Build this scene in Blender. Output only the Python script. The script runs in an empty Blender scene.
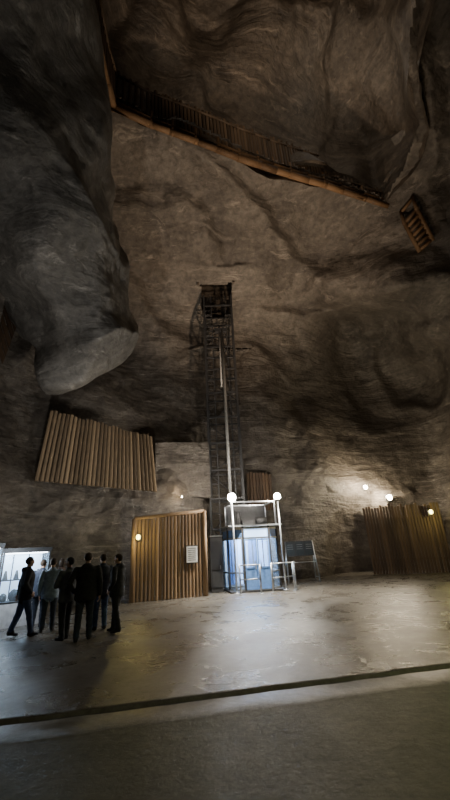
import bpy, bmesh, math, random
import numpy as np
from mathutils import Vector, Matrix, noise
from mathutils.bvhtree import BVHTree
random.seed(7)
# ---------------------------------------------------------------- camera / survey
FPX=380.0; CAMH=1.7; PITCH=math.atan(150/380.0); ROLL=math.radians(3.0)
cp,sp=math.cos(PITCH),math.sin(PITCH); cr,sr=math.cos(ROLL),math.sin(ROLL)
def ray(px,py):
    dx=px-225.0; dy=400.0-py
    u=(dx*cr+dy*sr)/FPX; v=(-dx*sr+dy*cr)/FPX
    return Vector((u,cp-v*sp,sp+v*cp))
def at(px,py,D):
    r=ray(px,py); return Vector((0,0,CAMH))+r*(D/r.y)
def F(px,py,z=0.0):
    r=ray(px,py); return Vector((0,0,CAMH))+r*((z-CAMH)/r.z)
cam=bpy.data.cameras.new("camera"); camo=bpy.data.objects.new("camera",cam)
bpy.context.collection.objects.link(camo); bpy.context.scene.camera=camo
Lr=Vector((1,0,0)); Lu=Vector((0,-sp,cp)); fw=Vector((0,cp,sp))
ex=Lr*cr-Lu*sr; ey=Lr*sr+Lu*cr; ez=-fw
M=Matrix(((ex.x,ey.x,ez.x,0),(ex.y,ey.y,ez.y,0),(ex.z,ey.z,ez.z,CAMH),(0,0,0,1)))
camo.matrix_world=M
cam.sensor_width=36; cam.lens=FPX/800*36; cam.clip_end=300; cam.clip_start=0.05
# ---------------------------------------------------------------- materials
def newmat(name):
    m=bpy.data.materials.new(name); m.use_nodes=True
    nt=m.node_tree; b=nt.nodes["Principled BSDF"]; return m,nt,b
def plain(name,col,rough=.6,metal=0,emit=None,es=0,vary=.15,scale=8):
    m,nt,b=newmat(name)
    n=nt.nodes.new("ShaderNodeTexNoise"); n.inputs["Scale"].default_value=scale; n.inputs["Detail"].default_value=4
    g=nt.nodes.new("ShaderNodeNewGeometry"); nt.links.new(g.outputs["Position"],n.inputs["Vector"])
    r=nt.nodes.new("ShaderNodeValToRGB")
    r.color_ramp.elements[0].position=.3; r.color_ramp.elements[1].position=.7
    r.color_ramp.elements[0].color=(*[c*(1-vary) for c in col],1)
    r.color_ramp.elements[1].color=(*[min(1,c*(1+vary)) for c in col],1)
    nt.links.new(n.outputs["Fac"],r.inputs["Fac"]); nt.links.new(r.outputs["Color"],b.inputs["Base Color"])
    b.inputs["Roughness"].default_value=rough; b.inputs["Metallic"].default_value=metal
    if emit: b.inputs["Emission Color"].default_value=(*emit,1); b.inputs["Emission Strength"].default_value=es
    return m
def rockmat(name,c1,c2,c3,rough=.47,bump=.6):
    m,nt,b=newmat(name); L=nt.links
    g=nt.nodes.new("ShaderNodeNewGeometry")
    def noise_n(scale,detail,map_scale=None,rot=None,dist=0,rg=.6):
        n=nt.nodes.new("ShaderNodeTexNoise"); n.inputs["Scale"].default_value=scale; n.inputs["Detail"].default_value=detail
        n.inputs["Distortion"].default_value=dist; n.inputs["Roughness"].default_value=rg
        if map_scale:
            mp=nt.nodes.new("ShaderNodeMapping"); mp.inputs["Scale"].default_value=map_scale
            if rot: mp.inputs["Rotation"].default_value=rot
            L.new(g.outputs["Position"],mp.inputs["Vector"]); L.new(mp.outputs["Vector"],n.inputs["Vector"])
        else: L.new(g.outputs["Position"],n.inputs["Vector"])
        return n
    big=noise_n(.3,6,dist=.8,rg=.65); st=noise_n(.7,10,(.25,.4,1.7),(.25,.3,.2),1.0,.68); fine=noise_n(3.2,10,rg=.7); scr=noise_n(1.4,10,(.35,.6,2.6),(.15,.35,.3),.7,.82)
    def ramp(src,p0,p1,a,bb):
        r=nt.nodes.new("ShaderNodeValToRGB"); r.color_ramp.elements[0].position=p0; r.color_ramp.elements[1].position=p1
        r.color_ramp.elements[0].color=(*a,1); r.color_ramp.elements[1].color=(*bb,1); L.new(src.outputs["Fac"],r.inputs["Fac"]); return r
    r1=ramp(big,.36,.64,c1,c2)
    r2=ramp(st,.45,.68,(0,0,0),(.85,.85,.85)); r3=ramp(fine,.35,.7,(.6,.6,.6),(1.35,1.35,1.35)); r4=ramp(scr,.55,.7,(0,0,0),(.8,.8,.8))
    mx=nt.nodes.new("ShaderNodeMix"); mx.data_type='RGBA'; L.new(r2.outputs["Color"],mx.inputs["Factor"])
    L.new(r1.outputs["Color"],mx.inputs["A"]); mx.inputs["B"].default_value=(*c3,1)
    mu=nt.nodes.new("ShaderNodeMix"); mu.data_type='RGBA'; mu.blend_type='MULTIPLY'; mu.inputs["Factor"].default_value=1
    L.new(mx.outputs["Result"],mu.inputs["A"]); L.new(r3.outputs["Color"],mu.inputs["B"])
    m4=nt.nodes.new("ShaderNodeMix"); m4.data_type='RGBA'; L.new(r4.outputs["Color"],m4.inputs["Factor"])
    L.new(mu.outputs["Result"],m4.inputs["A"]); m4.inputs["B"].default_value=(*[min(1,c*2.3) for c in c3],1)
    L.new(m4.outputs["Result"],b.inputs["Base Color"]); b.inputs["Roughness"].default_value=rough
    add=nt.nodes.new("ShaderNodeMath"); add.operation='MULTIPLY_ADD'; L.new(fine.outputs["Fac"],add.inputs[0]); add.inputs[1].default_value=.5; L.new(st.outputs["Fac"],add.inputs[2])
    bp=nt.nodes.new("ShaderNodeBump"); bp.inputs["Strength"].default_value=bump; bp.inputs["Distance"].default_value=.4
    L.new(add.outputs[0],bp.inputs["Height"]); L.new(bp.outputs["Normal"],b.inputs["Normal"])
    return m
ROCK=rockmat("salt_rock",(.078,.066,.055),(.155,.134,.112),(.195,.172,.145))
ROCKG=rockmat("salt_rock_grey",(.08,.074,.067),(.145,.136,.123),(.185,.174,.158),bump=.55)
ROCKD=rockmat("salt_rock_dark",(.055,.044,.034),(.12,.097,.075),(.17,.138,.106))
def woodmat(name,a,bcol,rough=.7):
    m,nt,b=newmat(name); L=nt.links
    g=nt.nodes.new("ShaderNodeNewGeometry")
    mp=nt.nodes.new("ShaderNodeMapping"); mp.inputs["Scale"].default_value=(9,9,.8); L.new(g.outputs["Position"],mp.inputs["Vector"])
    n=nt.nodes.new("ShaderNodeTexNoise"); n.inputs["Scale"].default_value=1.5; n.inputs["Detail"].default_value=6; L.new(mp.outputs["Vector"],n.inputs["Vector"])
    ad=nt.nodes.new("ShaderNodeMath"); ad.operation='MULTIPLY_ADD'; L.new(g.outputs["Random Per Island"],ad.inputs[0]); ad.inputs[1].default_value=.5
    sc=nt.nodes.new("ShaderNodeMath"); sc.operation='MULTIPLY'; sc.inputs[1].default_value=.6; L.new(n.outputs["Fac"],sc.inputs[0]); L.new(sc.outputs[0],ad.inputs[2])
    r=nt.nodes.new("ShaderNodeValToRGB"); r.color_ramp.elements[0].position=.2;r.color_ramp.elements[1].position=.8
    r.color_ramp.elements[0].color=(*a,1); r.color_ramp.elements[1].color=(*bcol,1)
    L.new(ad.outputs[0],r.inputs["Fac"]); L.new(r.outputs["Color"],b.inputs["Base Color"]); b.inputs["Roughness"].default_value=rough
    bp=nt.nodes.new("ShaderNodeBump"); bp.inputs["Strength"].default_value=.4; bp.inputs["Distance"].default_value=.02; L.new(n.outputs["Fac"],bp.inputs["Height"]); L.new(bp.outputs["Normal"],b.inputs["Normal"])
    return m
WOOD=woodmat("pine_boards",(.12,.075,.04),(.34,.22,.12)); WOODG=woodmat("grey_boards",(.08,.056,.034),(.3,.215,.13)); WOODR=woodmat("red_boards",(.05,.03,.018),(.13,.08,.045)); LOG=woodmat("timber_log",(.08,.045,.022),(.25,.145,.07)); LATH=woodmat("old_lath",(.04,.028,.018),(.14,.095,.06))
STEEL=plain("galvanised_steel",(.42,.44,.46),.35,.8); DSTEEL=plain("dark_steel",(.06,.06,.062),.55,.4); PIPE=plain("pipe_grey",(.33,.33,.32),.45,.2); WHITE=plain("white_paint",(.75,.76,.78),.5)
BLUE=plain("blue_panel",(.12,.25,.55),.4); PAPER=plain("paper_notice",(.8,.8,.78),.8); BLACKM=plain("black_plastic",(.02,.02,.022),.5)
def emis(name,col,s): return plain(name,col,.5,0,col,s,.02)
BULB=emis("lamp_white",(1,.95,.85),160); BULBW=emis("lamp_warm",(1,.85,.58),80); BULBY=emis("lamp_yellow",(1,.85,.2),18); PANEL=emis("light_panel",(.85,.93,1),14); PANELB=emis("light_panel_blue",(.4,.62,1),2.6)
def glassmat():
    m,nt,b=newmat("glass_pane"); b.inputs["Base Color"].default_value=(.8,.88,.95,1); b.inputs["Roughness"].default_value=.05
    out=nt.nodes["Material Output"]; t=nt.nodes.new("ShaderNodeBsdfTransparent"); t.inputs[0].default_value=(.85,.92,.98,1)
    mx=nt.nodes.new("ShaderNodeMixShader"); mx.inputs[0].default_value=.08
    nt.links.new(t.outputs[0],mx.inputs[1]); nt.links.new(b.outputs[0],mx.inputs[2]); nt.links.new(mx.outputs[0],out.inputs[0]); return m
GLASS=glassmat()
def floormat(name,a,c,rmin,rmax,sc=1.0):
    m,nt,b=newmat(name); L=nt.links; g=nt.nodes.new("ShaderNodeNewGeometry")
    def N(s,d,rg=.6,dist=0):
        n=nt.nodes.new("ShaderNodeTexNoise"); n.inputs["Scale"].default_value=s;n.inputs["Detail"].default_value=d;n.inputs["Roughness"].default_value=rg;n.inputs["Distortion"].default_value=dist
        L.new(g.outputs["Position"],n.inputs["Vector"]); return n
    n1=N(.6*sc,10,.75,.3); n2=N(6*sc,9,.8); n3=N(.9*sc,9,.75,.4)
    r=nt.nodes.new("ShaderNodeValToRGB"); r.color_ramp.elements[0].position=.34;r.color_ramp.elements[1].position=.66
    r.color_ramp.elements[0].color=(*a,1); r.color_ramp.elements[1].color=(*c,1); L.new(n1.outputs["Fac"],r.inputs["Fac"])
    r2=nt.nodes.new("ShaderNodeValToRGB"); r2.color_ramp.elements[0].position=.33;r2.color_ramp.elements[1].position=.67
    r2.color_ramp.elements[0].color=(.6,.6,.6,1); r2.color_ramp.elements[1].color=(1.3,1.3,1.3,1); L.new(n2.outputs["Fac"],r2.inputs["Fac"])
    mu=nt.nodes.new("ShaderNodeMix"); mu.data_type='RGBA'; mu.blend_type='MULTIPLY'; mu.inputs["Factor"].default_value=1
    L.new(r.outputs["Color"],mu.inputs["A"]); L.new(r2.outputs["Color"],mu.inputs["B"]); L.new(mu.outputs["Result"],b.inputs["Base Color"])
    mr=nt.nodes.new("ShaderNodeMapRange"); mr.inputs["From Min"].default_value=.36;mr.inputs["From Max"].default_value=.64;mr.inputs["To Min"].default_value=rmin;mr.inputs["To Max"].default_value=rmax
    L.new(n3.outputs["Fac"],mr.inputs["Value"]); L.new(mr.outputs["Result"],b.inputs["Roughness"])
    bp=nt.nodes.new("ShaderNodeBump"); bp.inputs["Strength"].default_value=.4; bp.inputs["Distance"].default_value=.03
    L.new(n2.outputs["Fac"],bp.inputs["Height"]); L.new(bp.outputs["Normal"],b.inputs["Normal"]); return m
FLOOR=floormat("salt_floor",(.07,.062,.052),(.15,.135,.114),.2,.42)
STRIP=floormat("worn_concrete",(.085,.078,.062),(.17,.158,.125),.28,.5,2)
FLOORG=floormat("near_floor",(.10,.098,.066),(.145,.141,.098),.36,.48,1.5)
# ---------------------------------------------------------------- mesh builder
class Bld:
    def __init__(s): s.bm=bmesh.new(); s.mats=[]
    def mi(s,m):
        if m not in s.mats: s.mats.append(m)
        return s.mats.index(m)
    def _fin(s,verts,mat,smooth=False):
        i=s.mi(mat)
        fs=set(f for v in verts for f in v.link_faces)
        for f in fs: f.material_index=i; f.smooth=smooth
    def box(s,c,size,mat,rz=0,rot=None,bev=0):
        R=(rot if rot is not None else Matrix.Rotation(rz,4,'Z'))
        r=bmesh.ops.create_cube(s.bm,size=1.0,matrix=Matrix.Translation(Vector(c))@R@Matrix.Diagonal((*size,1)))
        s._fin(r['verts'],mat); return r['verts']
    def cyl(s,p0,p1,r0,mat,r1=None,seg=10):
        p0=Vector(p0);p1=Vector(p1); d=p1-p0; q=d.to_track_quat('Z','Y').to_matrix().to_4x4()
        r=bmesh.ops.create_cone(s.bm,cap_ends=True,segments=seg,radius1=r0,radius2=(r0 if r1 is None else r1),depth=d.length,matrix=Matrix.Translation((p0+p1)/2)@q)
        s._fin(r['verts'],mat,seg>6)
    def sph(s,c,rad,mat,sub=12,R=None):
        rad=(rad,)*3 if not hasattr(rad,'__len__') else rad
        m=Matrix.Translation(Vector(c))@(R if R is not None else Matrix.Identity(4))@Matrix.Diagonal((*rad,1))
        r=bmesh.ops.create_uvsphere(s.bm,u_segments=sub,v_segments=max(6,sub*2//3),radius=1,matrix=m); s._fin(r['verts'],mat,True)
    def obj(s,name,loc=(0,0,0),rz=0,parent=None):
        me=bpy.data.meshes.new(name); s.bm.to_mesh(me); s.bm.free()
        for m in s.mats: me.materials.append(m)
        o=bpy.data.objects.new(name,me); bpy.context.collection.objects.link(o)
        o.location=loc; o.rotation_euler=(0,0,rz)
        if parent: o.parent=parent
        return o
def meshobj(name,verts,faces,mats,smooth=True,mi=None):
    me=bpy.data.meshes.new(name); me.from_pydata([tuple(v) for v in verts],[],faces)
    for m in mats: me.materials.append(m)
    me.polygons.foreach_set("use_smooth",[smooth]*len(me.polygons))
    if mi is not None: me.polygons.foreach_set("material_index",mi)
    me.update(); o=bpy.data.objects.new(name,me); bpy.context.collection.objects.link(o); return o
def rough(p,big=.5,mid=.16,small=.05,strata=.35):
    v=noise.noise_vector(p*.2)*big*1.5
    v+=noise.noise_vector(p*.55+Vector((7,3,1)))*mid*.9
    k=noise.fractal(p*1.8,.9,2.0,5)*small
    a=p.z*.16+p.x*.09-p.y*.10+noise.noise(p*.13)*1.2+noise.noise(p*.5)*.12
    f=a-math.floor(a); st=(f**2.2 if f<.84 else .6814*(1-f)/.16)*strata
    q=p+v; c=Vector((0,10,8))-p; c.normalize()
    return q+c*(k+st-.3*strata)
# ---------------------------------------------------------------- back wall / dome
CX=[-120,-40,20,80,130,180,225,270,310,350,390,430,480,560]
RY=[640,560,500,440,380,330,290,250,200,150,100,40,-40,-150]
DT=[
[11.4,13.4,14.8,16.2,17.6,19.0,21.8,22.8,24,26.5,26.5,25,22,17.5],
[11.4,13.4,14.8,16.2,17.6,19.0,21.8,22.8,24,26.5,26.5,25,22,17.5],
[11,13,15,16.3,17.8,19.3,22.2,23,23.8,24.8,24.6,24.6,22,17],
[11,13.4,16.8,18.0,19.2,20.4,22.5,23.2,24.8,26.3,26.5,26,22,17],
[11,13.5,17,18.8,20.2,21.4,22.7,23.6,25.8,28.2,28.4,26.4,21,16.5],
[10.5,13.2,16.5,18.8,20.4,21.8,22.4,22.7,23.8,26.0,24.5,21.0,19.0,16],
[10,12.5,15.5,18,19.8,20.3,20.4,20.6,20.8,19.8,18.2,17.8,17.2,15],
[9.5,12,15,16.8,18.0,18.2,18.2,18.4,18.8,18.6,17.9,17.3,16.3,14],
[8.5,11,13.5,15.0,15.4,15.6,15.8,16,16.3,16.3,16.2,15.8,14.8,13],
[7.5,10,11.5,12.6,13,13,13,13.2,13.4,13.6,13.8,13.8,13,11.5],
[6.5,8.5,9.6,10.4,10.7,10.7,10.7,10.8,11,11.3,11.6,11.8,11.5,10],
[5.2,7,8,8.5,8.6,8.6,8.6,8.7,8.9,9.1,9.4,9.6,9.6,8.6],
[4,5.5,6.2,6.4,6.4,6.4,6.4,6.5,6.6,6.8,7,7.2,7.2,6.8],
[3,3.8,4.1,4.3,4.3,4.3,4.3,4.4,4.5,4.6,4.8,5,5,4.8]]
def herm(xk,Y,xq):
    xk=np.array(xk,float);Y=np.array(Y,float)
    if xk[0]>xk[-1]: xk=xk[::-1];Y=Y[::-1]
    T=np.gradient(Y,xk,axis=0)
    xq=np.atleast_1d(xq).astype(float); i=np.clip(np.searchsorted(xk,xq)-1,0,len(xk)-2)
    h=(xk[i+1]-xk[i]); t=(xq-xk[i])/h
    sh=(-1,)+(1,)*(Y.ndim-1); t=t.reshape(sh);h=h.reshape(sh)
    return (2*t**3-3*t**2+1)*Y[i]+(t**3-2*t**2+t)*h*T[i]+(-2*t**3+3*t**2)*Y[i+1]+(t**3-t**2)*h*T[i+1]
def depth_grid(pys,pxs):
    A=herm(RY,DT,pys)
    return herm(CX,A.T,pxs).T
def S(px,py):
    return at(px,py,float(depth_grid(np.array([py]),np.array([px]))[0,0]))
pxs=np.linspace(-120,560,330); pys=np.linspace(640,-150,350)
DG=depth_grid(pys,pxs)
verts=[]
for j,py in enumerate(pys):
    for i,px in enumerate(pxs):
        p=at(px,py,DG[j,i]); s_=.1 if p.z<6 else .1+.6*min(1,(p.z-6)/5)
        am=1.0
        if p.z>14: am=min(1,max(.15,(abs(p.x+.15)-1.2)/2)) if 19<p.y<23 else 1
        verts.append(rough(p,.5*am,.25*am,.1*am,s_*am))
rim_px=[(66,-150),(84,-40),(97,20),(106,70),(114,98),(150,116),(195,132),(240,150),(290,166),(340,182),(385,197),(402,165),(418,120),(408,70),(412,20),(430,-50),(440,-150)]
rim=[S(a,b) for a,b in rim_px]
poly=[(p.x,p.y) for p in rim]+[(rim[-1].x,1.0),(rim[0].x,1.0)]
def inside(x,y,P):
    r=False;j=len(P)-1
    for i in range(len(P)):
        if (P[i][1]>y)!=(P[j][1]>y) and x<(P[j][0]-P[i][0])*(y-P[i][1])/(P[j][1]-P[i][1])+P[i][0]: r=not r
        j=i
    return r
n=len(pxs); faces=[]
for j in range(len(pys)-1):
    for i in range(n-1):
        a=j*n+i; c=(verts[a]+verts[a+n+1])/2
        if c.z>12 and inside(c.x,c.y,poly): continue
        if c.z>14 and -1.2<c.x<.8 and 20.1<c.y<21.9: continue
        faces.append((a,a+1,a+n+1,a+n))
meshobj("wall_back",verts,faces,[ROCK])
BV=BVHTree.FromPolygons(verts,faces)
def hit(px,py):
    o=Vector((0,0,CAMH)); r=BV.ray_cast(o,ray(px,py).normalized()); return r[0],r[1]
P=[Vector((p[0],p[1])) for p in poly]; Z0=[p.z for p in rim]+[rim[-1].z,rim[0].z]
pts=[]
for k in range(len(P)):
    a=P[k];b=P[(k+1)%len(P)];za=Z0[k];zb=Z0[(k+1)%len(P)]
    m=max(1,int((b-a).length/.25))
    for q in range(m): t=q/m; pts.append((a.lerp(b,t),za+(zb-za)*t))
cen=sum((p for p,_ in pts),Vector((0,0)))/len(pts)
rings=[(1.03,-.6),(1.05,.6),(1.1,1.6),(1.12,2.6),(1.1,3.6),(1.06,4.6),(.98,5.6),(.88,6.6),(.76,7.4),(.62,8.1),(.46,8.7),(.3,9.1),(.15,9.4),(.02,9.5)]
vs=[];RR=[]
for a,b in zip(rings[:-1],rings[1:]):
    for q in range(6): t=q/6; RR.append((a[0]+(b[0]-a[0])*t,a[1]+(b[1]-a[1])*t))
for s_,h_ in RR:
    for p,z in pts:
        xy=cen+(p-cen)*s_; v=Vector((xy.x,xy.y,z+h_))
        vs.append(rough(v,1.1 if h_>1 else .3,.45,.12,.7 if h_>1 else .1))
n2=len(pts); fs=[]
for r in range(len(RR)-1):
    for i in range(n2): a=r*n2+i;b=r*n2+(i+1)%n2; fs.append((a,b,b+n2,a+n2))
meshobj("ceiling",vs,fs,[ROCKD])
rows=[(-190,-190,74,2.9,.6),(-150,-170,76,3.7,.8),(-40,-150,81,5.6,1.2),(60,-130,90,7.6,1.8),(150,-95,101,9.6,2.3),(230,-45,115,11.6,2.5),(290,6,127,13,2.4),(335,34,132,14,1.9),(366,46,118,14.5,1.5),(386,50,92,14.8,1.0),(397,54,72,15,.3)]
ra=np.array(rows,float); t=np.linspace(0,len(rows)-1,220); rr=herm(np.arange(len(rows)),ra,t)
vs=[];NA=190
for row in rr:
    py,L_,R_,D0,b_=row
    for k in range(NA):
        ph=2*math.pi*k/NA
        px=(L_+R_)/2+(R_-L_)/2*math.sin(ph); c=math.cos(ph)
        c=math.copysign(abs(c)**.8,c)
        D=D0-b_*c if c>0 else D0-b_*c*1.6
        vs.append(rough(at(px,py,max(D,1.5)),.3,.5,.12,.8))
fs=[]
for r in range(len(rr)-1):
    for i in range(NA): a=r*NA+i;b=r*NA+(i+1)%NA; fs.append((a,b,b+NA,a+NA))
fs.append(tuple((len(rr)-1)*NA+i for i in range(NA)))
meshobj("rock_outcrop",vs,fs,[ROCKG])
path=[(-8.3,12.5),(-10,9),(-11.5,4),(-10.5,-3),(-5,-8),(4,-9),(12,-5),(16,3),(16.5,11),(13.5,19)]
pa=herm(np.arange(len(path)),np.array(path,float),np.linspace(0,len(path)-1,110))
vs=[];NZ=60
for k in range(NZ+1):
    z=-.5+24*k/NZ; lean=1-.25*(k/NZ)**3
    for x,y in pa: vs.append(rough(Vector((2+(x-2)*lean,4+(y-4)*lean,z)),.5,.2,.05,.2))
m=len(pa); fs=[(k*m+i,k*m+i+1,(k+1)*m+i+1,(k+1)*m+i) for k in range(NZ) for i in range(m-1)]
meshobj("wall_rear",vs,fs,[ROCK])
vs=[];G=50
for j in range(G+1):
    for i in range(G+1): vs.append(rough(Vector((-14+32*i/G,-11+14.5*j/G,21.3)),.5,.2,.05,.2))
fs=[(j*(G+1)+i,j*(G+1)+i+1,(j+1)*(G+1)+i+1,(j+1)*(G+1)+i) for j in range(G) for i in range(G)]
fs=[f for f in fs if not inside(vs[f[0]].x,vs[f[0]].y,poly)]
meshobj("ceiling_rear",vs,fs,[ROCK])
# ---------------------------------------------------------------- floor with channel
g0=F(0,722);g1=F(450,665); gd=(g1-g0).normalized(); gn=Vector((-gd.y,gd.x,0))
prof=[(-16,-.008,2),(-.66,-.008,2),(-.64,0,1),(-.14,0,1),(-.12,-.07,1),(-.02,-.07,1),(0,.008,0),(.12,.003,0)]
w=.5
while w<32: prof.append((w,0,0)); w+=.6
vs=[];cols=np.linspace(-26,26,400);mi=[];fs=[]
for (w,z,mm) in prof:
    for c in cols:
        p=g0+gd*float(c+3)+gn*w; dz=noise.fractal(Vector((p.x*.35,p.y*.35,0)),.8,2,3)*.025 if w>.3 else 0
        wob=noise.fractal(Vector((c*1.5,0 if w>-.3 else 9,3)),.8,2,4)*.035 if -.7<w<.2 else 0
        vs.append(Vector((p.x,p.y,z+dz))+gn*wob)
m=len(cols)
for k in range(len(prof)-1):
    for i in range(m-1): fs.append((k*m+i,k*m+i+1,(k+1)*m+i+1,(k+1)*m+i)); mi.append(prof[k][2])
meshobj("floor",vs,fs,[FLOOR,STRIP,FLOORG],True,mi)
b=Bld()
p0=g0-gd*12+gn*(-.07);p1=g0+gd*22+gn*(-.07); mid=(p0+p1)/2
b.box((mid.x,mid.y,-.045),(34,.045,.05),DSTEEL,math.atan2(gd.y,gd.x)); b.box((mid.x,mid.y,-.065),(34,.09,.012),DSTEEL,math.atan2(gd.y,gd.x))
b.obj("mine_rail")
# ---------------------------------------------------------------- palisades
def palisade(name,bl,br,tl,tr,n,mat,thick=.07,rails=(.2,.8),jit=.06,frame=False):
    b=Bld(); nrm=(br-bl).cross(tl-bl).normalized()
    if nrm.y>0: nrm=-nrm
    for i in range(n):
        t0=(i+.06)/n;t1=(i+.94)/n; j=random.uniform(-jit,jit); dz=random.uniform(-.02,.02)
        a=bl.lerp(br,t0);c=bl.lerp(br,t1);d=tl.lerp(tr,t0);e=tl.lerp(tr,t1); up=(d-a).normalized()*j; off=nrm*dz
        prof=[(0,0),(1,0),(.88,.8),(.5,1),(.12,.8)]
        lo=[b.bm.verts.new(a.lerp(c,x)+nrm*(thick*y)+off) for x,y in prof]; hi=[b.bm.verts.new(d.lerp(e,x)+nrm*(thick*y)+off+up) for x,y in prof]
        k=b.mi(mat)
        fl=[b.bm.faces.new(lo[::-1]),b.bm.faces.new(hi)]+[b.bm.faces.new((lo[q],lo[(q+1)%5],hi[(q+1)%5],hi[q])) for q in range(5)]
        for f in fl: f.material_index=k
    for r in rails:
        b.cyl(bl.lerp(tl,r)-nrm*.06,br.lerp(tr,r)-nrm*.06,.06,mat)
    if frame:
        for A,B in ((bl,tl),(br,tr)): b.cyl(A+nrm*.05,B+nrm*.05,.09,mat)
        b.cyl(tl+nrm*.05,tr+nrm*.05,.07,mat)
    return b.obj(name)
def V(*a): return Vector(a)
bl=F(131,603);br=F(206,596)
bl.z=br.z=0.01
def upto(p,px,py):
    r=ray(px,py); return Vector((p.x,p.y,CAMH+r.z*(p.y/r.y)))
palisade("wooden_gate",bl,br,upto(bl,131,519),upto(br,204,511),20,WOOD,frame=True,rails=(.25,.75),jit=.1)
b=Bld()
nc=bl.lerp(br,.8); fd=(br-bl).normalized(); fn=Vector((fd.y,-fd.x,0)); rz=math.atan2(fd.y,fd.x)
b.box(nc+fn*.13+V(0,0,1.6),(.46,.03,.62),PAPER,rz); b.box(nc+fn*.11+V(0,0,1.6),(.52,.03,.7),DSTEEL,rz)
for k in range(7): b.box(nc+fn*.147+V(0,0,1.83-.075*k),(.34,.004,.02),BLACKM,rz)
b.obj("notice_board")
bl2=at(34,481,15.0);br2=at(157,492,17.4);tl2=at(50,411,15.6);tr2=at(152,437,18.1)
palisade("timber_palisade",bl2,br2,tl2,tr2,28,WOODG,rails=(.12,.88),jit=.07,thick=.1)
palisade("plank_partition",at(2,366,13.2),at(20,318,14.0),at(-18,300,13.2),at(2,262,14.0),6,WOODR)
palisade("board_partition",at(248,512,22.0),at(274,510,22.1),at(246,473,22.0),at(271,474,22.1),8,WOODR)
bl3=at(373,570,24.0);br3=at(455,572,22.6);bl3.z=br3.z=0.0
palisade("wooden_fence",bl3,br3,upto(bl3,371,506),upto(br3,455,503),26,WOODR,jit=.12)
A_=at(155,494,18.9);B_=at(210,498,20.1);A2=at(155,443,18.9);B2=at(208,443,20.1)
dd=(B_-A_);dd.z=0;dn=Vector((dd.y,-dd.x,0)).normalized();gN=24;vs=[];fs=[]
for j in range(gN+1):
    for i in range(gN+1):
        p=A_.lerp(B_,i/gN).lerp(A2.lerp(B2,i/gN),j/gN)
        vs.append(p+dn*(.1+noise.fractal(p*1.3,.9,2,4)*.07))
for j in range(gN+1):
    for i in range(gN+1): vs.append(vs[j*(gN+1)+i]-dn*.5)
for j in range(gN):
    for i in range(gN): a=j*(gN+1)+i; fs.append((a,a+1,a+gN+2,a+gN+1))
o_=(gN+1)**2
for i in range(gN):
    fs.append((i,i+1,i+1+o_,i+o_)); a=gN*(gN+1)+i; fs.append((a,a+1,a+1+o_,a+o_)); a=i*(gN+1); fs.append((a,a+gN+1,a+gN+1+o_,a+o_)); a+=gN; fs.append((a,a+gN+1,a+gN+1+o_,a+o_))
meshobj("salt_wall_pier",vs,fs,[ROCK],False)
# ---------------------------------------------------------------- timber rim walkway
b=Bld()
chain=[S(a,c+3) for a,c in rim_px[1:11]]
cc=[]
for a,c in zip(chain[:-1],chain[1:]):
    m=max(1,round((c-a).length/1.15))
    for q in range(m): cc.append(a.lerp(c,q/m))
cc.append(chain[-1])
cc=[p+V(0,0,-.4)+V(random.uniform(-.05,.05),random.uniform(-.05,.05),random.uniform(-.04,.04)) for p in cc]
for k,(a,c) in enumerate(zip(cc[:-1],cc[1:])):
    d=(c-a).normalized(); b.cyl(a-d*.12,c+d*.12,.15+random.uniform(-.02,.03),LOG,seg=12)
    b.cyl(a-d*.05+V(0,0,.34),c+d*.05+V(0,0,.34),.11,LOG,seg=10)
    b.cyl(a+V(0,0,-.15),a+V(0,0,.9),.09,LOG)
    hgt=2.6 if k<13 else 1.2
    for q in range(6):
        pp=a.lerp(c,(q+.5)/6); toc=Vector((3.5-pp.x,6-pp.y,0)).normalized()
        b.cyl(pp+V(0,0,.2),pp+toc*(-.1)+V(0,0,hgt+random.uniform(-.15,.15)),.085,LATH,seg=6)
    b.cyl(a+V(0,0,hgt-.3),c+V(0,0,hgt-.3),.06,LATH)
b.obj("timber_walkway")
b=Bld()
def bm4(p,q,r=.12): b.cyl(p,q,r,LOG)
def hp(px,py,off=.5):
    p,_=hit(px,py); o=Vector((0,0,CAMH)); d=(p-o); return o+d*(1-off/d.length)
q0=hp(404,222);q1=hp(420,252);q2=hp(416,207);q3=hp(433,241)
bm4(q0,q1);bm4(q2,q3)
for t in (.05,.2,.35,.5,.65,.8,.95): b.cyl(q0.lerp(q1,t),q2.lerp(q3,t),.1,LOG)
for p in (q0,q2): b.cyl(p-V(0,0,.2),p+V(0,0,.8),.1,LOG)
b.cyl(q0+V(0,0,.7),q2+V(0,0,.7),.09,LOG)
b.obj("timber_stair")
# ---------------------------------------------------------------- shaft tower
b=Bld(); x0,x1,y0,y1=-1.02,.72,20.3,21.7; ztop=17.0
for x in (x0,x1):
    for y in (y0,y1): b.box((x,y,ztop/2),(.11,.11,ztop),DSTEEL)
z=1.2;k=0
while z<ztop:
    for y in (y0,y1): b.box(((x0+x1)/2,y,z),(x1-x0,.07,.09),DSTEEL)
    for x in (x0,x1): b.box((x,(y0+y1)/2,z),(.07,y1-y0,.09),DSTEEL)
    if z+1.5<ztop:
        for x in (x0,x1): b.cyl((x,y0,z),(x,y1,z+1.5),.03,DSTEEL,seg=6)
        b.cyl((x0 if k%2 else x1,y1,z),(x1 if k%2 else x0,y1,z+1.5),.03,DSTEEL,seg=6)
        b.cyl((x0,y0,z+.75),(x0+.45,y0,z+.75),.025,DSTEEL,seg=6); b.cyl((x1-.45,y0,z+.75),(x1,y0,z+.75),.025,DSTEEL,seg=6)
    z+=1.5;k+=1
for x in (x0+.45,x1-.4): b.box((x,y0+.1,ztop/2),(.07,.07,ztop),DSTEEL)
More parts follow.
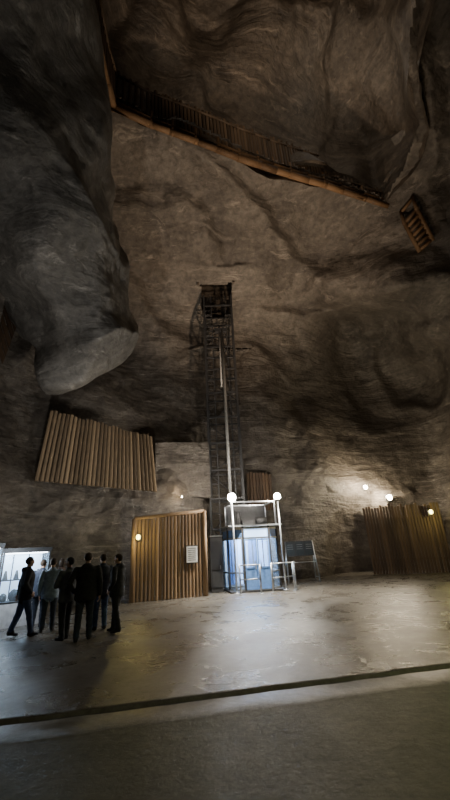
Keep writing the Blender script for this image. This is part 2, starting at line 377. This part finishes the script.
b.cyl((.02,y0-.1,3.0),(.02,y0-.1,14.3),.085,PIPE,seg=14); b.cyl((-.15,y0-.08,10.5),(-.15,y0-.08,14.6),.05,PIPE)
for z in range(4,15): b.box((0,y0-.02,z),(.4,.12,.06),DSTEEL)
b.box((-.05,y0-.05,14.3),(.7,.25,.25),DSTEEL)
zz=3.2
while zz<16: b.cyl((x0+.07,y0-.05,zz),(x0+.38,y0-.05,zz),.018,DSTEEL,seg=6); zz+=.3
b.obj("lift_shaft_tower")
b=Bld()
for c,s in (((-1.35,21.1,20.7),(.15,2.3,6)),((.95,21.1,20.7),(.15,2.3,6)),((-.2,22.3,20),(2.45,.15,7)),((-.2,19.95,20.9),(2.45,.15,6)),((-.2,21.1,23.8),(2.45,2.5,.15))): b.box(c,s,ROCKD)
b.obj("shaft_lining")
# ---------------------------------------------------------------- lift pavilion
kroot=bpy.data.objects.new("lift_pavilion",None); bpy.context.collection.objects.link(kroot)
kroot.location=(.85,19.0,0); kroot.rotation_euler=(0,0,math.radians(12))
b=Bld(); PL=[(-1.15,.85),(-1.15,-.35),(-.6,-1.0),(.6,-1.0),(1.15,-.35),(1.15,.85)]
H=2.65
for x,y in PL: b.box((x,y,H/2),(.09,.09,H),DSTEEL)
for (xa,ya),(xb,yb) in zip(PL[:-1],PL[1:]):
    mx_,my_=(xa+xb)/2,(ya+yb)/2; L_=math.hypot(xb-xa,yb-ya); a=math.atan2(yb-ya,xb-xa)
    for z,h in ((.06,.12),(.75,.06),(2.15,.08),(2.58,.12)): b.box((mx_,my_,z),(L_,.07,h),STEEL,a)
    b.box((mx_,my_,.42),(L_*.9,.03,.6),GLASS,a)
    b.box((mx_,my_,1.45),(L_*.92,.015,1.35),GLASS,a); b.box((mx_,my_,2.36),(L_*.92,.02,.34),PANELB if abs(mx_)<.1 else BLUE,a)
for x in (-.29,.29):
    for dx in (-.25,.25): b.box((x+dx,-1.04,1.1),(.05,.05,2.0),BLUE)
    for z in (.12,.95,2.07): b.box((x,-1.04,z),(.5,.05,.06),BLUE)
    b.box((x,-1.04,.53),(.44,.02,.78),BLUE); b.box((x,-1.04,1.5),(.44,.012,1.0),GLASS)
    b.box((x+(.17 if x<0 else -.17),-1.1,1.05),(.03,.05,.35),STEEL)
b.box((0,-.08,H+.03),(2.5,2.0,.07),STEEL); b.box((0,-.08,.03),(2.5,2.1,.06),DSTEEL)
b.box((0,.82,1.3),(2.2,.05,2.4),WHITE); b.box((0,-.1,2.5),(1.6,1.2,.04),PANEL)
for x in (-.78,-.26,.26,.78): b.box((x,.77,1.2),(.42,.03,2.0),PANELB if x in (-.26,.78) else BLUE); b.box((x,.745,1.2),(.05,.03,2.0),DSTEEL)
b.obj("cabin",parent=kroot)
b=Bld()
TP=[(-1.0,-.8),(1.05,-.8),(1.05,.75),(-1.0,.75)]
for x,y in TP: b.box((x,y,3.2),(.06,.06,1.15),STEEL)
for (xa,ya),(xb,yb) in zip(TP,TP[1:]+TP[:1]):
    b.box(((xa+xb)/2,(ya+yb)/2,3.74),(abs(xb-xa)+.06,abs(yb-ya)+.06,.06),STEEL)
b.box((0.02,.74,3.2),(2.0,.02,1.0),DSTEEL)
b.cyl((-.5,.2,2.72),(-.5,.2,3.4),.12,DSTEEL); b.cyl((.4,.2,2.95),(.9,.2,2.95),.16,DSTEEL); b.box((0,.3,2.85),(.6,.4,.25),DSTEEL)
b.obj("roof_frame",parent=kroot)
b=Bld()
for x in (-1.05,1.1):
    b.cyl((x,-1.2,0),(x,-1.2,3.78),.035,STEEL); b.cyl((x,-1.2,0),(x,-1.2,.03),.12,STEEL); b.cyl((x,-1.2,3.72),(x,-1.2,3.8),.1,DSTEEL); b.sph((x,-1.2,3.9),.19 if x<0 else .16,BULB)
b.obj("lamp_posts",parent=kroot)
b=Bld()
for x,y in ((-1.0,-1.75),(-.2,-1.95),(.3,-1.95),(1.35,-1.6),(1.6,-1.1)):
    b.cyl((x,y,0),(x,y,1.1),.035,STEEL); b.cyl((x,y,0),(x,y,.03),.09,STEEL)
for a,c in (((-1.0,-1.75),(-.2,-1.95)),((.3,-1.95),(1.35,-1.6)),((1.35,-1.6),(1.6,-1.1))):
    for z in (.55,1.08): b.cyl((*a,z),(*c,z),.025,STEEL)
b.obj("handrails",parent=kroot)
b=Bld()
b.box((0,0,1.15),(.55,.5,2.3),DSTEEL); b.box((0,-.26,1.5),(.42,.03,1.2),BLACKM); b.box((0,-.27,.5),(.42,.03,.6),DSTEEL)
b.box((0,0,2.33),(.62,.56,.05),STEEL); b.box((.16,-.29,1.0),(.03,.03,.16),STEEL)
b.obj("control_cabinet",(-.78,18.9,0),.1)
# information stand: framed board on splayed legs
b=Bld(); BP=plain("board_print",(.035,.045,.05),.6)
for x in (-.72,.72):
    b.cyl((x*1.12,-.32,0),(x,0,1.95),.032,STEEL); b.cyl((x*1.12,.35,0),(x,0,1.5),.028,STEEL); b.cyl((x*1.1,-.28,.25),(x*1.1,.3,.25),.02,STEEL)
b.cyl((-.78,-.16,.95),(.78,-.16,.95),.022,STEEL)
R=Matrix.Rotation(math.radians(-8),4,'X')
b.box((0,-.03,1.6),(1.5,.05,.72),DSTEEL,rot=R)
for x in (-.5,0,.5): b.box((x,-.065,1.6),(.44,.015,.6),BP,rot=R)
for x in (-.5,0,.5):
    for k in range(4): b.box((x,-.078+.01*k*0,1.78-.1*k),(.3,.004,.015),PIPE,rot=R)
b.obj("information_stand",(3.4,21.0,0),.15)
# ---------------------------------------------------------------- display cases
PANEL2=emis("case_backlight",(.75,.88,1),1.3)
def showcase(name,loc,rz,w=1.25,h=1.95):
    b=Bld()
    b.box((0,0,.3),(w,.7,.6),WHITE); b.box((0,0,.04),(w-.06,.64,.08),DSTEEL)
    for x in (-w/2+.02,w/2-.02):
        for y in (-.33,.33): b.box((x,y,.6+(h-.6)/2),(.045,.045,h-.6),DSTEEL)
    for z in (.62,h): b.box((0,0,z),(w,.7,.05),DSTEEL)
    b.box((0,0,h+.06),(w+.04,.74,.09),DSTEEL)
    b.box((0,-.335,.6+(h-.6)/2),(w-.07,.008,h-.7),GLASS)
    for x in (-w/2+.01,w/2-.01): b.box((x,0,.6+(h-.6)/2),(.008,.62,h-.7),GLASS)
    b.box((0,0,h-.04),(w-.12,.5,.02),PANEL); b.box((0,.32,.6+(h-.6)/2),(w-.07,.02,h-.68),PANEL2)
    b.box((0,0,1.2),(w-.1,.55,.012),GLASS); b.box((0,-.3,1.2),(w-.1,.02,.035),DSTEEL)
    for x in (-w/6,w/6): b.box((x,.3,.6+(h-.6)/2),(.03,.02,h-.7),DSTEEL)
    for k in range(4):
        x=-w/2+w*(k+.7)/4.4
        r=.09+.06*random.random()
        b.sph((x,random.uniform(-.08,.1),.645+r*.9),(r,r*.8,r*1.2),DSTEEL if k%2 else ROCK,7)
        b.cyl((x,0,1.207),(x,0,1.45),.08,DSTEEL if k%2 else ROCK,.03,7)
    return b.obj(name,loc,rz)
showcase("display_case",(-6.3,12.3,0),math.radians(42),1.3,1.95)
showcase("display_case",(-7.2,11.35,0),math.radians(46),1.2,2.1)
# ---------------------------------------------------------------- lamps
def point(name,loc,e,col,r=.1):
    l=bpy.data.lights.new(name,'POINT'); l.energy=e;l.color=col;l.shadow_soft_size=r
    o=bpy.data.objects.new(name,l); o.location=loc; bpy.context.collection.objects.link(o); return o
def spot(name,loc,tgt,e,col,ang,blend=.8,r=.3):
    l=bpy.data.lights.new(name,'SPOT'); l.energy=e;l.color=col;l.spot_size=math.radians(ang);l.spot_blend=blend;l.shadow_soft_size=r
    o=bpy.data.objects.new(name,l); o.location=loc; o.rotation_euler=(Vector(tgt)-Vector(loc)).to_track_quat('-Z','Y').to_euler()
    bpy.context.collection.objects.link(o); return o
def wall_lamp(loc,mat,e,col,s=1.0,off=(0,-.45,.05),arm=.3):
    b=Bld(); b.box((0,.06*s,0),(.16*s,.06*s,.24*s),DSTEEL); b.cyl((0,.03*s,0),(0,-.04*s,0),.09*s,STEEL,seg=14); b.sph((0,-.09*s,0),(.075*s,.08*s,.09*s),mat,12)
    for a in (0,1): b.box((0,-.19*s,0),(.012 if a else .2*s,.012,.012 if not a else .22*s),DSTEEL)
    b.cyl((0,.08*s,0),(0,arm,0),.03,DSTEEL)
    o=b.obj("wall_lamp",loc)
    l=point("bulb_light",(0,0,0),e,col,.06); l.parent=o; l.location=off; return o
gp=bl.lerp(br,.06)+fn*.22; wall_lamp((gp.x,gp.y,2.35),BULBY,26,(1,.8,.28),1.1,(.1,-.5,0),.2)
rp=at(430,512,22.2); wall_lamp(rp,BULBY,60,(1,.9,.3),1.3,(0,-.6,-.1),.3)
for a,c,e in ((362,489,300),(385,499,420)):
    p,_=hit(a,c); wall_lamp(p+V(0,-.6,0),BULBW,e,(1,.84,.6),1.5 if a<370 else 1.9,(-.35,-.1,.3))
p,_=hit(183,498); wall_lamp(p+V(0,-.4,0),BULBW,22,(1,.72,.4),.5,(0,-.1,.3))
Mk=Matrix.Translation(kroot.location)@Matrix.Rotation(math.radians(12),4,'Z')
for x in (-1.05,1.1):
    p=Mk@Vector((x,-1.65,3.75)); spot("floodlamp_light",p,p+V(0,-1.0,-4),1900,(1,.94,.82),120,1,.1)
    point("floodlamp_spill",p+V(0,0,.2),230,(1,.88,.74),.1)
point("cabin_light",Mk@Vector((0,-.1,2.2)),130,(.75,.87,1),.2)
spot("assumed_dome_light",(2.5,14.5,4.2),(1.8,17.6,18.5),5600,(1,.75,.53),86,1,.25)  # assumed source for the warm dome glow, unseen and without a fixture
spot("floor_fill",(3.5,16,16.5),(2.0,12.5,0),2000,(1,.88,.7),50,1,.4)  # added overhead fill for the floor pool, no fixture in the hall
spot("left_fill",(-4,8.5,2.2),(-6.5,13,11),1000,(1,.96,.9),110,1,.2)  # fill added to lift the left outcrop from below, no real lamp
spot("wall_fill",(-2.5,10,3.0),(-6.0,17,6),480,(1,.95,.86),90,1,.3)  # extra fill for the lower left wall, not an actual fitting
spot("right_fill",(5,12,3.0),(12,20,13),620,(1,.77,.55),110,1,.4)  # invented fill brightening the right wall, has no fixture
spot("void_light",(1.5,9,18.8),(5.0,11,29),800,(1,.8,.6),150,1,.2)  # added upward fill so the void rock reads, not a mounted lamp
point("void_light",(7.4,13.2,25.0),90,(1,.9,.75),.15)
spot("assumed_green_light",(7.5,4,6),(4.2,6.5,0),420,(.92,1,.42),110,1,.3)  # unseen lamp assumed at right, giving the floor its yellow-green tint
spot("near_fill",(1,0,9),(1.5,5,0),170,(1,.94,.76),100,1,.3)  # fill added above the camera to brighten the near floor
point("case_light",(-5.7,11.2,1.8),80,(.8,.9,1),.2)
# ---------------------------------------------------------------- people
DG_=bpy.context.evaluated_depsgraph_get
def remeshed(b,vox,smooth=6):
    o=b.obj("tmp"); md=o.modifiers.new("r",'REMESH'); md.mode='VOXEL'; md.voxel_size=vox; md.use_smooth_shade=True
    sm=o.modifiers.new("s",'SMOOTH'); sm.iterations=smooth; sm.factor=.5
    bpy.context.view_layer.update(); dg=DG_(); me=bpy.data.meshes.new_from_object(o.evaluated_get(dg)); bpy.data.objects.remove(o); return me
SKIN=plain("skin",(.5,.31,.22),.55,vary=.05); EYE=plain("eye_white",(.7,.7,.7),.3); LIP=plain("lips",(.35,.13,.1),.5); DARK=plain("pupil",(.02,.015,.01),.3)
def limb(b,p0,p1,r0,r1,mat):
    b.cyl(p0,p1,r0,mat,r1,14); b.sph(p0,r0,mat,14); b.sph(p1,r1,mat,14)
b=Bld()
b.sph((0,-.012,.025),(.076,.096,.088),SKIN,24); b.sph((0,.022,-.035),(.06,.068,.078),SKIN,20); b.sph((0,.055,-.085),(.032,.03,.025),SKIN,12)
b.sph((0,.098,-.015),(.013,.022,.024),SKIN,10); b.sph((0,.085,.01),(.009,.012,.03),SKIN,10); b.sph((0,.078,.035),(.05,.014,.01),SKIN,10)
for s_ in (-1,1): b.sph((s_*.079,-.008,-.008),(.01,.02,.032),SKIN,10); b.sph((s_*.04,.062,-.03),(.02,.02,.02),SKIN,10)
b.cyl((0,-.015,-.16),(0,-.01,-.04),.056,SKIN,.052,16)
HEAD=remeshed(b,.006,3)
b=Bld(); b.sph((0,0,-.045),(.016,.041,.052),SKIN,14); b.cyl((0,0,.03),(0,0,-.03),.024,SKIN,.026,12)
for k,(y,L_) in enumerate(((.03,.072),(.01,.082),(-.01,.076),(-.029,.06))):
    a0=V(0,y*.9,-.08); a1=a0+V(.008,y*.1,-L_*.45);a2=a1+V(.016,0,-L_*.3);a3=a2+V(.018,0,-L_*.2)
    for q0,q1,r0,r1 in ((a0,a1,.0095,.009),(a1,a2,.009,.008),(a2,a3,.008,.007)): limb(b,q0,q1,r0,r1,SKIN)
t0=V(0,.03,-.025);t1=V(.012,.055,-.055);t2=V(.02,.06,-.085); limb(b,t0,t1,.013,.011,SKIN);limb(b,t1,t2,.011,.009,SKIN)
HAND=remeshed(b,.0045,2)
def loft(b,secs,mat,seg=24):
    rings=[]
    for (c,rx,ry) in secs: rings.append([b.bm.verts.new((c[0]+rx*math.cos(2*math.pi*k/seg),c[1]+ry*math.sin(2*math.pi*k/seg),c[2])) for k in range(seg)])
    i=b.mi(mat)
    for A,B_ in zip(rings[:-1],rings[1:]):
        for k in range(seg): f=b.bm.faces.new((A[k],A[(k+1)%seg],B_[(k+1)%seg],B_[k])); f.material_index=i
    b.bm.faces.new(rings[0][::-1]).material_index=i; b.bm.faces.new(rings[-1]).material_index=i
CL={}
def cloth(c):
    if c not in CL: CL[c]=plain("cloth_%d"%len(CL),c,.85,vary=.25,scale=14)
    return CL[c]
def person(loc,heading,h,jacket,pants,hair,stride=0.0,arms=("down","down"),turn=0,long_hair=False,wide=1.0,hood=False):
    J=cloth(jacket);T=cloth(pants);HR=cloth(hair);SH=cloth((.03,.03,.035))
    b=Bld(); seg=[]
    def add(p0,p1,r0,r1,m,vis=True):
        p0=Vector(p0);p1=Vector(p1); limb(b,p0,p1,r0,r1,SKIN); seg.append((p0,p1,r0,r1,m))
    w=wide*1.08
    secs=[((0,0,.78),.19*w,.145*w),((0,0,.86),.2*w,.155*w),((0,0,1.0),.188*w,.145*w),((0,.005,1.15),.185*w,.145*w),((0,.01,1.3),.2*w,.15*w),((0,0,1.4),.2*w,.13*w),((0,-.01,1.455),.15*w,.1*w),((0,-.01,1.49),.085,.075),((0,-.008,1.53),.07,.068)]
    loft(b,secs,SKIN)
    seg.append((V(0,0,.86),V(0,0,1.38),.17*w,.17*w,J)); seg.append((V(0,-.01,1.38),V(0,-.01,1.52),.12,.07,J))
    if hood: b.sph((0,-.095,1.46),(.13,.07,.075),SKIN,14); seg.append((V(-.05,-.095,1.46),V(.05,-.095,1.46),.07,.07,J))
    for s_ in (-1,1):
        st=stride*s_
        hip=V(s_*.1,0,.88); kn=V(s_*.11,st*.5+.02,.49); an=V(s_*.12,st-.01,.1+ (.05 if st<-.1 else 0))
        add(hip,kn,.108,.076,T); add(kn,an,.076,.062,T)
        toe=V(an.x+s_*.03,an.y+.15,.04); heel=V(an.x,an.y-.03,.045+(.04 if st<-.1 else 0)); add(heel,toe,.045,.036,SH); add(heel+V(0,0,.02),heel+V(0,.08,.03),.045,.045,SH)
        sh=V(s_*.19*w,-.005,1.4); mode=arms[0 if s_<0 else 1]
        if mode=="down": el=V(s_*.25*w,-.02,1.13); wr=V(s_*.25*w,.05,.88)
        elif mode=="swing": el=V(s_*.24*w,-.1,1.15); wr=V(s_*.24*w,-.12,.92)
        elif mode=="pocket": el=V(s_*.3*w,-.07,1.14); wr=V(s_*.22*w,.08,.96)
        elif mode=="fold": el=V(s_*.26*w,.06,1.14); wr=V(-s_*.02,.22,1.17+s_*.03)
        else: el=V(s_*.24*w,.08,1.15); wr=V(s_*.1,.3,1.27)
        add(sh,el,.078,.062,J); add(el,wr,.062,.046,J)
        hd=(wr-el).normalized(); q=hd.to_track_quat('-Z','Y').to_matrix().to_4x4()
        mm=Matrix.Translation(wr+hd*.015)@q@Matrix.Rotation(0 if s_<0 else math.pi,4,'Z')@Matrix.Diagonal((1,1 if s_<0 else -1,1,1))
        seg.append((None,mm))
    me=remeshed(b,.014,5)
    segs=[s for s in seg if s[0] is not None]; mats=[]
    out=bmesh.new()
    def mi(m):
        if m not in mats: mats.append(m)
        return mats.index(m)
    out.from_mesh(me)
    for v in out.verts:
        p=v.co; nn=v.normal; 
        v.co=p+nn*(noise.noise(Vector((p.x*9,p.y*9,p.z*22))+Vector(loc))*.009)
    for f in out.faces:
        c=f.calc_center_median(); best=None;bd=9
        for p0,p1,r0,r1,m in segs:
            d=p1-p0; t=max(0,min(1,(c-p0).dot(d)/d.length_squared)); dd=(c-(p0+d*t)).length-(r0+(r1-r0)*t)
            if dd<bd: bd=dd;best=m
        if c.z>.785 and best is T: best=J
        f.material_index=mi(best); f.smooth=True
    hm=Matrix.Translation(V(0,.015,1.635))@Matrix.Rotation(turn,4,'Z')
    def addmesh(src,Mx,m):
        t=src.copy(); t.transform(Mx); n0=len(out.faces); out.from_mesh(t); out.faces.ensure_lookup_table()
        for f in out.faces[n0:]: f.material_index=mi(m); f.smooth=True
        bpy.data.meshes.remove(t)
    addmesh(HEAD,hm,SKIN)
    for s in seg:
        if s[0] is None: addmesh(HAND,s[1],SKIN)
    hb=bmesh.new(); bmesh.ops.create_icosphere(hb,subdivisions=4,radius=1)
    kill=[v for v in hb.verts if (v.co.y>.55 and v.co.z<.45)]
    bmesh.ops.delete(hb,geom=kill,context='VERTS')
    for v in hb.verts:
        p=v.co; zz=p.z*.098+.027; jj=1+noise.noise(p*5)*.05
        if long_hair and p.z<0 and p.y<.3: zz=p.z*.2+.02
        v.co=Vector((p.x*.085*jj,p.y*.106*jj-.014,zz))
    if not long_hair: bmesh.ops.delete(hb,geom=[v for v in hb.verts if v.co.z<(-.055 if v.co.y<-.03 else .02)],context='VERTS')
    hmz=bpy.data.meshes.new("h"); hb.to_mesh(hmz); hb.free(); addmesh(hmz,hm,HR)
    fb=Bld()
    for s_ in (-1,1):
        fb.sph((s_*.03,.078,.012),(.013,.01,.008),EYE,8); fb.sph((s_*.03,.086,.012),(.006,.005,.006),DARK,8); fb.box((s_*.03,.088,.034),(.03,.008,.006),HR)
    fb.sph((0,.084,-.052),(.024,.01,.007),LIP,8)
    fme=bpy.data.meshes.new("f"); fb.bm.to_mesh(fme); ml=fb.mats; fb.bm.free()
    t=fme; t.transform(hm); n0=len(out.faces); out.from_mesh(t); out.faces.ensure_lookup_table()
    for f in out.faces[n0:]: f.material_index=mi(ml[f.material_index]); f.smooth=True
    res=bpy.data.meshes.new("person"); out.to_mesh(res); out.free()
    for m in mats: res.materials.append(m)
    o=bpy.data.objects.new("person",res); bpy.context.collection.objects.link(o)
    o.location=(loc[0],loc[1],0.0); o.rotation_euler=(0,0,heading); k=h/1.75; o.scale=(k,k,k)
    return o
rad=math.radians
blk=(.022,.023,.027); nav=(.03,.038,.06); jn=(.06,.1,.2); djn=(.035,.045,.07); gry=(.09,.1,.11); brn=(.04,.025,.015); lb=(.25,.32,.42)
person(F(20,637),rad(-55),1.78,blk,jn,brn,.2,("swing","pocket"),turn=.3,hood=True)
person(F(46,632),rad(20),1.72,lb,djn,brn,.05,("down","hold"))
person(F(63,640),rad(60),1.72,gry,blk,blk,.08,("fold","fold"),turn=.3)
person(F(82,641),rad(15),1.8,blk,djn,brn,.1,("pocket","down"),wide=1.1,hood=True)
person(F(99,630),rad(40),1.76,nav,jn,brn,.0,("down","pocket"))
person(F(115,633),rad(80),1.74,blk,blk,brn,.12,("pocket","down"),wide=1.05,hood=True)
person(F(56,624),rad(10),1.7,(.12,.07,.05),djn,brn,.0,("hold","hold"),long_hair=True)
person(F(36,628),rad(0),1.7,nav,djn,brn,.0,("hold","down"))
# ---------------------------------------------------------------- world
wd_=bpy.data.worlds.new("world"); bpy.context.scene.world=wd_; wd_.use_nodes=True
wd_.node_tree.nodes["Background"].inputs[0].default_value=(.01,.01,.012,1); wd_.node_tree.nodes["Background"].inputs[1].default_value=.2
